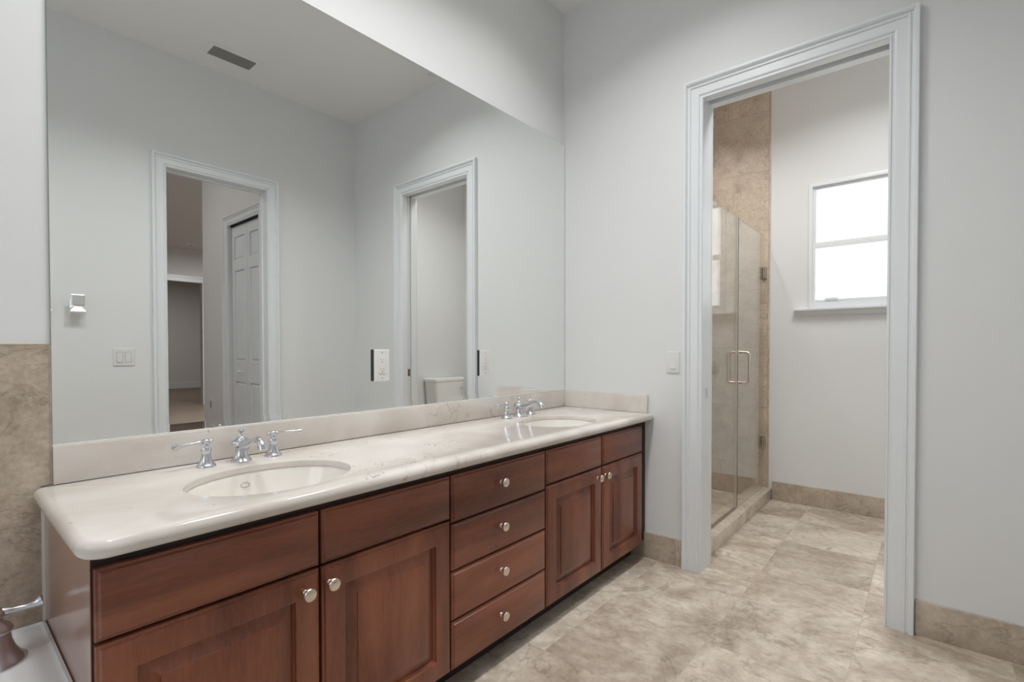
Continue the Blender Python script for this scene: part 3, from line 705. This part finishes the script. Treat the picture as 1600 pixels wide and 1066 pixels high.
def tub_handle(x, y, rot, label, k=1.35):
    z = 0.4525
    t = thing('tub_filler_handle', (x, y, z), label, 'faucet')
    MB().lathe([(a * k, b * k) for a, b in [(0.0400, 0), (0.0400, 0.003), (0.0330, 0.010), (0.0260, 0.022), (0.0215, 0.036), (0.0195, 0.050), (0.0225, 0.052), (0.0235, 0.056), (0.0215, 0.060), (0.0190, 0.064), (0.0120, 0.070), (0.0085, 0.075)]], (x, y, z), 36).build('handle_base', M['satin'], t, ang=50)
    ca, sa = cos(rot), sin(rot)
    def q(d, h): return (x + d * k * 0.85 * ca, y + d * k * 0.85 * sa, z + h * k)
    m = MB(); m.lathe([(a * k, b * k) for a, b in [(0.0060, 0.073), (0.0125, 0.076), (0.0145, 0.082), (0.0140, 0.086), (0.0100, 0.091), (0.0030, 0.093)]], (x, y, z), 24)
    m.tube([q(-0.024, .084), q(-0.020, .084), q(-0.012, .084), q(0, .084), q(0.012, .084), q(0.024, .083), q(0.045, .082), q(0.058, .083), q(0.066, .085), q(0.069, .086), q(0.0695, .086)],
           [a * k for a in [0.0030, 0.0075, 0.0055, 0.007, 0.0075, 0.0055, 0.0048, 0.0062, 0.0095, 0.0108, 0.0085]], 18)
    m.build('lever', M['satin'], t, ang=60)
tub_handle(-2.500, -0.160, radians(-2), 'satin chrome lever handle on the tub rim, at the lower left corner')

# ------------------------------------------------------------------ switches, hook, vent
def rocker(t, cx, z, y, s):
    r = B((cx - 0.0165, y, z - 0.034), (cx + 0.0165, y + s * 0.002, z + 0.034)).build('rocker', M['plate'], t, bevel=0.0008)
    return r
# single switch on the right wall
t = thing('light_switch', (-0.0005, -0.7055, 1.089), 'white single rocker switch on the wall left of the tall doorway', 'switch')
def platex(m, w_, h_, tk, c, sgn):
    def rg(i, d): return [(c[0] + sgn * d, c[1] - w_ / 2 + i, c[2] - h_ / 2 + i), (c[0] + sgn * d, c[1] + w_ / 2 - i, c[2] - h_ / 2 + i), (c[0] + sgn * d, c[1] + w_ / 2 - i, c[2] + h_ / 2 - i), (c[0] + sgn * d, c[1] - w_ / 2 + i, c[2] + h_ / 2 - i)]
    m.loops([rg(0, 0), rg(0, tk * 0.5), rg(0.0025, tk * 0.9), rg(0.006, tk)]); return m
platex(MB(), 0.072, 0.116, 0.006, (-0.0005, -0.7055, 1.089), -1).build('cover_plate', M['plate'], t, ang=20)
B((-0.0055, -0.7055 - 0.0175, 1.089 - 0.035), (-0.0062, -0.7055 + 0.0175, 1.089 + 0.035)).build('rocker_gap', M['mark'], t)
m = MB(); m.loops([[(-0.0060, -0.7055 - s1 * 0.0160, 1.089 + s2 * 0.0330) for s1, s2 in ((1, -1), (-1, -1), (-1, 1), (1, 1))], [(-0.0100 if s2 < 0 else -0.0068, -0.7055 - s1 * 0.0155, 1.089 + s2 * 0.0325) for s1, s2 in ((1, -1), (-1, -1), (-1, 1), (1, 1))]])
m.build('rocker', M['plate'], t, ang=20)
# double switch on the front wall (seen in the mirror)
t = thing('light_switch', (-1.735, YF + 0.0005, 1.111), 'white double rocker switch beside the hall doorway, reflected in the mirror', 'switch')
m = MB(); c = (-1.735, YF + 0.0005, 1.111)
def pf(m, w_, h_, tk, c):
    def rg(i, d): return [(c[0] - w_ / 2 + i, c[1] + d, c[2] - h_ / 2 + i), (c[0] + w_ / 2 - i, c[1] + d, c[2] - h_ / 2 + i), (c[0] + w_ / 2 - i, c[1] + d, c[2] + h_ / 2 - i), (c[0] - w_ / 2 + i, c[1] + d, c[2] + h_ / 2 - i)]
    m.loops([rg(0, 0), rg(0, tk * 0.5), rg(0.0025, tk * 0.9), rg(0.006, tk)]); return m
pf(m, 0.116, 0.116, 0.006, c).build('cover_plate', M['plate'], t, ang=20)
for s in (-1, 1):
    cx = c[0] + s * 0.023
    B((cx - 0.0175, c[1] + 0.0055, c[2] - 0.035), (cx + 0.0175, c[1] + 0.0062, c[2] + 0.035)).build('rocker_gap', M['mark'], t)
    m = MB(); m.loops([[(cx + a * 0.0158, c[1] + 0.006, c[2] + b * 0.0330) for a, b in ((-1, -1), (1, -1), (1, 1), (-1, 1))], [(cx + a * 0.0155, c[1] + (0.0095 if b * s > 0 else 0.0068), c[2] + b * 0.0325) for a, b in ((-1, -1), (1, -1), (1, 1), (-1, 1))]])
    m.build('rocker', M['plate'], t, ang=20)
# robe hook: square wall plate, flared post and a flared cup below
hx, hz = -1.973, 1.448
t = thing('robe_hook', (hx, YF + 0.0005, hz), 'polished square robe hook high on the front wall, reflected at the mirror left', 'hook')
y = YF + 0.0005
def sq(cx, cz, h, yy, hh=None): hh = h if hh is None else hh; return [(cx - h, yy, cz - hh), (cx + h, yy, cz - hh), (cx + h, yy, cz + hh), (cx - h, yy, cz + hh)]
m = MB(); m.loops([sq(hx, hz, 0.031, y), sq(hx, hz, 0.031, y + 0.006), sq(hx, hz, 0.026, y + 0.010), sq(hx, hz, 0.014, y + 0.020), sq(hx, hz, 0.010, y + 0.034), sq(hx, hz, 0.012, y + 0.045)]); m.build('wall_plate', M['hook'], t, ang=20)
m = MB(); m.loops([sq(hx, hz + 0.022, 0.012, y + 0.040, 0.020), sq(hx, hz + 0.022, 0.030, y + 0.054, 0.030), sq(hx, hz + 0.022, 0.034, y + 0.058, 0.034), sq(hx, hz + 0.022, 0.034, y + 0.064, 0.034), sq(hx, hz + 0.022, 0.028, y + 0.067, 0.028)]); m.build('hook_face', M['hook'], t, ang=20)
m = MB()
def rc(zz, h, d): return [(hx - h, y + 0.046 - d, zz), (hx + h, y + 0.046 - d, zz), (hx + h, y + 0.046 + d, zz), (hx - h, y + 0.046 + d, zz)]
m.loops([rc(hz - 0.010, 0.012, 0.010), rc(hz - 0.022, 0.020, 0.014), rc(hz - 0.040, 0.033, 0.020), rc(hz - 0.050, 0.038, 0.024), rc(hz - 0.056, 0.038, 0.024), rc(hz - 0.058, 0.034, 0.021)]); m.build('hook_cup', M['hook'], t, ang=20)
# ceiling vent
vx0, vx1, vy0, vy1 = -1.290, -1.012, -2.140, -2.003
t = thing('ceiling_vent', ((vx0 + vx1) / 2, (vy0 + vy1) / 2, ZC), 'rectangular louvred air vent in the ceiling, reflected at the mirror top', 'vent')
m = MB(); F_ = 0.030
for a, b in (((vx0 - F_, vy0 - F_), (vx1 + F_, vy0)), ((vx0 - F_, vy1), (vx1 + F_, vy1 + F_)), ((vx0 - F_, vy0), (vx0, vy1)), ((vx1, vy0), (vx1 + F_, vy1))):
    m.box((a[0], a[1], ZC - 0.0005), (b[0], b[1], ZC - 0.006))
m.build('vent_frame', M['ceil'], t)
B((vx0, vy0, ZC - 0.0004), (vx1, vy1, ZC - 0.0012)).build('vent_dark_sheet', M['dark'], t)  # dark sheet paints the shade inside the vent opening
for k in range(6):
    yy = vy0 + 0.012 + k * (vy1 - vy0 - 0.012) / 6
    m = MB(); m.add([(vx0, yy, ZC - 0.0095), (vx1, yy, ZC - 0.0095), (vx1, yy + 0.017, ZC - 0.0015), (vx0, yy + 0.017, ZC - 0.0015), (vx0, yy, ZC - 0.011), (vx1, yy, ZC - 0.011), (vx1, yy + 0.017, ZC - 0.003), (vx0, yy + 0.017, ZC - 0.003)],
                    [(0, 1, 2, 3), (7, 6, 5, 4), (0, 4, 5, 1), (1, 5, 6, 2), (2, 6, 7, 3), (3, 7, 4, 0)])
    m.build('vent_slat', M['vent'], t)
# unseen ceiling lamps; all but the pair above the sinks are added fill
DOWN = DOWN + [(0.85, -0.36)]  # the last one is the added shower fill
LAMPLAB = ['small round recessed ceiling lamp above the farther sink', 'small round recessed ceiling lamp above the nearer sink', 'small round added fill lamp in the shower ceiling']
for (dx, dy), lb in zip(DOWN, LAMPLAB):
    t = thing('recessed_or_fill_lamp', (dx, dy, ZC), lb, 'lamp', 'recessed ceiling lamps')
    MB().lathe([(0.058, 0), (0.080, 0), (0.080, -0.004), (0.074, -0.008), (0.058, -0.006)], (dx, dy, ZC - 0.0003), 32, closed=True).build('trim_ring', M['trim'], t)
    MB().lathe([(0.057, -0.0006), (0.057, -0.003)], (dx, dy, ZC), 32).build('lens', M['lens'], t)
for (dx, dy), lb in zip(WIDE, ['wide added fill lamp of the bathroom nearest the toilet room', 'wide added fill lamp in the middle of the bathroom', 'wide added fill lamp nearest the bathtub']):
    t = thing('recessed_or_fill_lamp', (dx, dy, ZC), lb, 'lamp', 'wide added fill lamps')  # fixture body for an added fill lamp
    MB().lathe([(0.137, 0), (0.160, 0), (0.160, -0.004), (0.152, -0.008), (0.137, -0.006)], (dx, dy, ZC - 0.0003), 36, closed=True).build('trim_ring', M['trim'], t)
    MB().lathe([(0.136, -0.0006), (0.136, -0.004)], (dx, dy, ZC), 36).build('lens', M['lens'], t)
for (dx, dy, r, lb) in ((0.58, -1.45, 0.2, 'round added fill lamp in the toilet room'), (1.5, -7.0, 0.25, 'round added fill lamp in the bedroom beyond the hall'), (-2.0, -3.4, 0.2, 'round added fill lamp in the hall outside the doorway'), (1.6, -12.8, 0.25, 'round added fill lamp in the alcove past the bedroom')):
    t = thing('added_flush_lamp', (dx, dy, ZC), lb, 'lamp')  # unseen fixture around an added fill lamp
    MB().lathe([(r + .02, 0), (r + .02, -0.02), (r + .005, -0.03), (0.02, -0.03), (0.02, 0)], (dx, dy, ZC - 0.0003), 40, closed=True).build('pan', M['trim'], t)
    MB().lathe([(r, -0.031), (r, -0.06), (r * .9, -0.085), (r * .6, -0.10), (0.01, -0.105)], (dx, dy, ZC), 40).build('diffuser', M['lens'], t)

# ------------------------------------------------------------------ pocket door and its hardware
t = thing('door_2', (0.06, -2.0, 0), 'white pocket door slid into the wall, only its edge showing', 'door'); t['kind'] = 'structure'; del t['category']
B((0.043, -1.633, 0.01), (0.077, -2.33, 2.49)).build('door_slab', M['trim'], t)
B((0.048, -1.6315, 0.935), (0.072, -1.6335, 0.995)).build('edge_pull', M['bronze'], t)
o = B((0.045, -0.8622, 0.905), (0.070, -0.8640, 0.955)).build('strike_plate', M['satin'])
tag(o, 'small metal strike plate on the left jamb of the tall doorway', 'strike plate')

# ------------------------------------------------------------------ shower
yg = -0.765
o = B((T, -0.829, 0.0), (XR - 0.0005, -0.690, 0.087)).build('trim_curb', M['curb'], bevel=0.003); struct(o)
t = thing('shower_glass_panel', (0.52, yg, 0.0875), 'fixed clear glass panel of the shower, nearer the doorway', 'glass panel')
B((T + 0.013, yg - 0.005, 0.091), (0.905, yg + 0.005, 2.035)).build('glass', M['glass'], t)
m = MB(); m.box((T + 0.013, yg - 0.008, 0.0875), (0.915, yg - 0.005, 0.097)); m.box((T + 0.013, yg + 0.005, 0.0875), (0.915, yg + 0.008, 0.097)); m.build('channel', M['bronze'], t)
m = MB(); m.box((0.9052, yg - 0.0065, 0.0985), (0.9165, yg + 0.0065, 2.036)); m.build('edge_seal', M['seal'], t)
t = thing('shower_door', (1.26, yg, 0.0875), 'clear frameless glass shower door with a U-shaped pull, hinged at the tiled wall', 'shower door')
B((0.9285, yg - 0.005, 0.101), (1.602, yg + 0.005, 2.035)).build('glass', M['glass'], t)
B((0.9190, yg - 0.0075, 0.101), (0.9282, yg + 0.0075, 2.036)).build('dark_edge', M['glass_edge'], t)
m = MB(); m.box((0.9285, yg - 0.0051, 2.0352), (1.602, yg + 0.0051, 2.0362)); m.box((0.9285, yg - 0.004, 0.0885), (1.602, yg + 0.004, 0.1005)); m.build('sweep', M['seal'], t)
for zz in (1.746, 0.438):
    m = MB(); m.box((1.560, yg - 0.012, zz - 0.045), (1.606, yg - 0.0055, zz + 0.045)); m.box((1.560, yg + 0.0055, zz - 0.045), (1.606, yg + 0.012, zz + 0.045))
    m.box((1.604, yg - 0.022, zz - 0.045), (1.6115, yg + 0.022, zz + 0.045)); m.tube([(1.600, yg - 0.012, zz - 0.045), (1.600, yg - 0.012, zz + 0.045)], 0.006, 12)
    m.build('hinge', M['bronze'], t, bevel=0.001)
hxx = 0.968
for s in (-1, 1):
    pts = []; r = 0.020; D = 0.062
    z0, z1 = 0.932, 1.138
    y_ = lambda d: yg + s * (0.0055 + d)
    pts.append((hxx, y_(0), z1)); pts.append((hxx, y_(D - r), z1))
    for k in range(1, 6): a = pi / 2 * k / 6; pts.append((hxx, y_(D - r + r * sin(a)), z1 - r + r * cos(a)))
    pts.append((hxx, y_(D), z1 - r)); pts.append((hxx, y_(D), z0 + r))
    for k in range(1, 6): a = pi / 2 * k / 6; pts.append((hxx, y_(D - r + r * cos(a)), z0 + r - r * sin(a)))
    pts.append((hxx, y_(D - r), z0)); pts.append((hxx, y_(0), z0))
    m = MB(); m.tube(pts, 0.0085, 14)
    for zz in (z0, z1): m.lathe([(0.013, 0), (0.013, 0.004), (0.009, 0.005)], (hxx, y_(0), zz), 16, '+y' if s > 0 else 'y')
    m.build('pull_handle', M['nickel'], t, ang=50)
# shower valve on the far tiled wall
t = thing('shower_valve', (XR - 0.0122, -0.375, 1.005), 'round metal shower valve plate on the tiles behind the glass', 'valve')
MB().lathe([(0.062, 0), (0.060, 0.004), (0.050, 0.009), (0.022, 0.012), (0.020, 0.040), (0.014, 0.044)], (XR - 0.0122, -0.375, 1.005), 32, '-x').build('escutcheon', M['bronze'], t)
MB().tube([(XR - 0.045, -0.375, 1.005), (XR - 0.050, -0.375, 0.98), (XR - 0.055, -0.375, 0.93)], [0.010, 0.008, 0.006], 12).build('lever', M['bronze'], t)

# ------------------------------------------------------------------ toilet, seen in the mirror
def toilet():
    cx = 1.20; yb = YT + 0.003
    t = thing('toilet', (cx, yb + 0.35, 0), 'white two-piece toilet with a side lever, its tank reflected in the mirror', 'toilet')
    def rr(cx, cy, hx, hy, r, z, n=6):
        pts = []
        for sx, sy, a0 in ((1, 1, 0), (-1, 1, pi / 2), (-1, -1, pi), (1, -1, 1.5 * pi)):
            for k in range(n + 1): a = a0 + pi / 2 * k / n; pts.append((cx + sx * (hx - r) + r * cos(a), cy + sy * (hy - r) + r * sin(a), z))
        return pts
    cy = yb + 0.105
    m = MB(); m.loops([rr(cx, cy, 0.170, 0.080, 0.03, 0.43), rr(cx, cy, 0.190, 0.092, 0.035, 0.46), rr(cx, cy, 0.215, 0.097, 0.035, 0.79), rr(cx, cy, 0.218, 0.098, 0.035, 0.802)]); m.build('tank', M['white_china'], t)
    m = MB(); m.loops([rr(cx, cy, 0.222, 0.101, 0.035, 0.8025), rr(cx, cy, 0.230, 0.104, 0.04, 0.810), rr(cx, cy, 0.232, 0.104, 0.04, 0.832), rr(cx, cy, 0.226, 0.100, 0.04, 0.842), rr(cx, cy, 0.205, 0.080, 0.04, 0.846)]); m.build('tank_lid', M['white_china'], t)
    m = MB(); m.lathe([(0.014, 0), (0.014, 0.006), (0.007, 0.008), (0.007, 0.018)], (cx + 0.180, cy + 0.097, 0.735), 16, '+y'); m.tube([(cx + 0.180, cy + 0.112, 0.735), (cx + 0.155, cy + 0.116, 0.732), (cx + 0.125, cy + 0.116, 0.722)], [0.007, 0.006, 0.007], 10); m.build('flush_lever', M['chrome'], t)
    def egg(hx, y0, y1, z, n=36):
        cyy = (y0 + y1) / 2; L_ = (y1 - y0) / 2; pts = []
        for k in range(n):
            a = 2 * pi * k / n; pts.append((cx + hx * cos(a) * (1 - 0.12 * sin(a)), cyy + L_ * sin(a), z))
        return pts
    yt = cy + 0.10
    m = MB(); m.loops([egg(0.11, yb + 0.12, yt + 0.30, 0.001), egg(0.105, yb + 0.12, yt + 0.29, 0.04), egg(0.10, yb + 0.13, yt + 0.27, 0.16), egg(0.13, yb + 0.10, yt + 0.36, 0.26), egg(0.175, yb + 0.06, yt + 0.44, 0.36), egg(0.185, yb + 0.04, yt + 0.455, 0.40), egg(0.180, yb + 0.05, yt + 0.45, 0.405)]); m.build('bowl', M['white_china'], t, ang=60)
    m = MB(); m.loops([egg(0.180, yt + 0.02, yt + 0.455, 0.406), egg(0.188, yt + 0.015, yt + 0.462, 0.412), egg(0.188, yt + 0.015, yt + 0.462, 0.424), egg(0.182, yt + 0.02, yt + 0.456, 0.428)]); m.build('seat', M['white_china'], t)
    m = MB(); m.loops([egg(0.182, yt + 0.02, yt + 0.456, 0.4285), egg(0.186, yt + 0.018, yt + 0.460, 0.434), egg(0.184, yt + 0.02, yt + 0.456, 0.446), egg(0.150, yt + 0.05, yt + 0.42, 0.452)]); m.build('seat_lid', M['white_china'], t)
    m = MB(); m.box((cx - 0.13, yb + 0.03, 0.405), (cx + 0.13, yt + 0.01, 0.4295)); m.build('tank_shelf', M['white_china'], t, bevel=0.01)
toilet()

# ------------------------------------------------------------------ hall details, seen in the mirror
t = thing('smoke_detector', (0.80, -9.35, ZC), 'small round smoke detector on the bedroom ceiling, reflected through the doorway', 'smoke detector')
MB().lathe([(0.085, 0), (0.085, -0.012), (0.075, -0.03), (0.045, -0.042), (0.01, -0.044)], (0.80, -9.35, ZC - 0.0003), 28).build('housing', M['trim'], t)
MB().lathe([(0.022, -0.044), (0.022, -0.050), (0.005, -0.051)], (0.81, -9.33, ZC), 16).build('sensor_grille', M['mark'], t)
t = thing('wall_outlet', (XH - 0.0005, -3.80, 0.607), 'white outlet low on the hall wall past the closet door', 'outlet')
platex(MB(), 0.072, 0.116, 0.006, (XH - 0.0005, -3.80, 0.607), -1).build('cover_plate', M['plate'], t, ang=20)
B((XH - 0.006, -3.80 - 0.016, 0.575), (XH - 0.009, -3.80 + 0.016, 0.640)).build('receptacle', M['mark'], t)
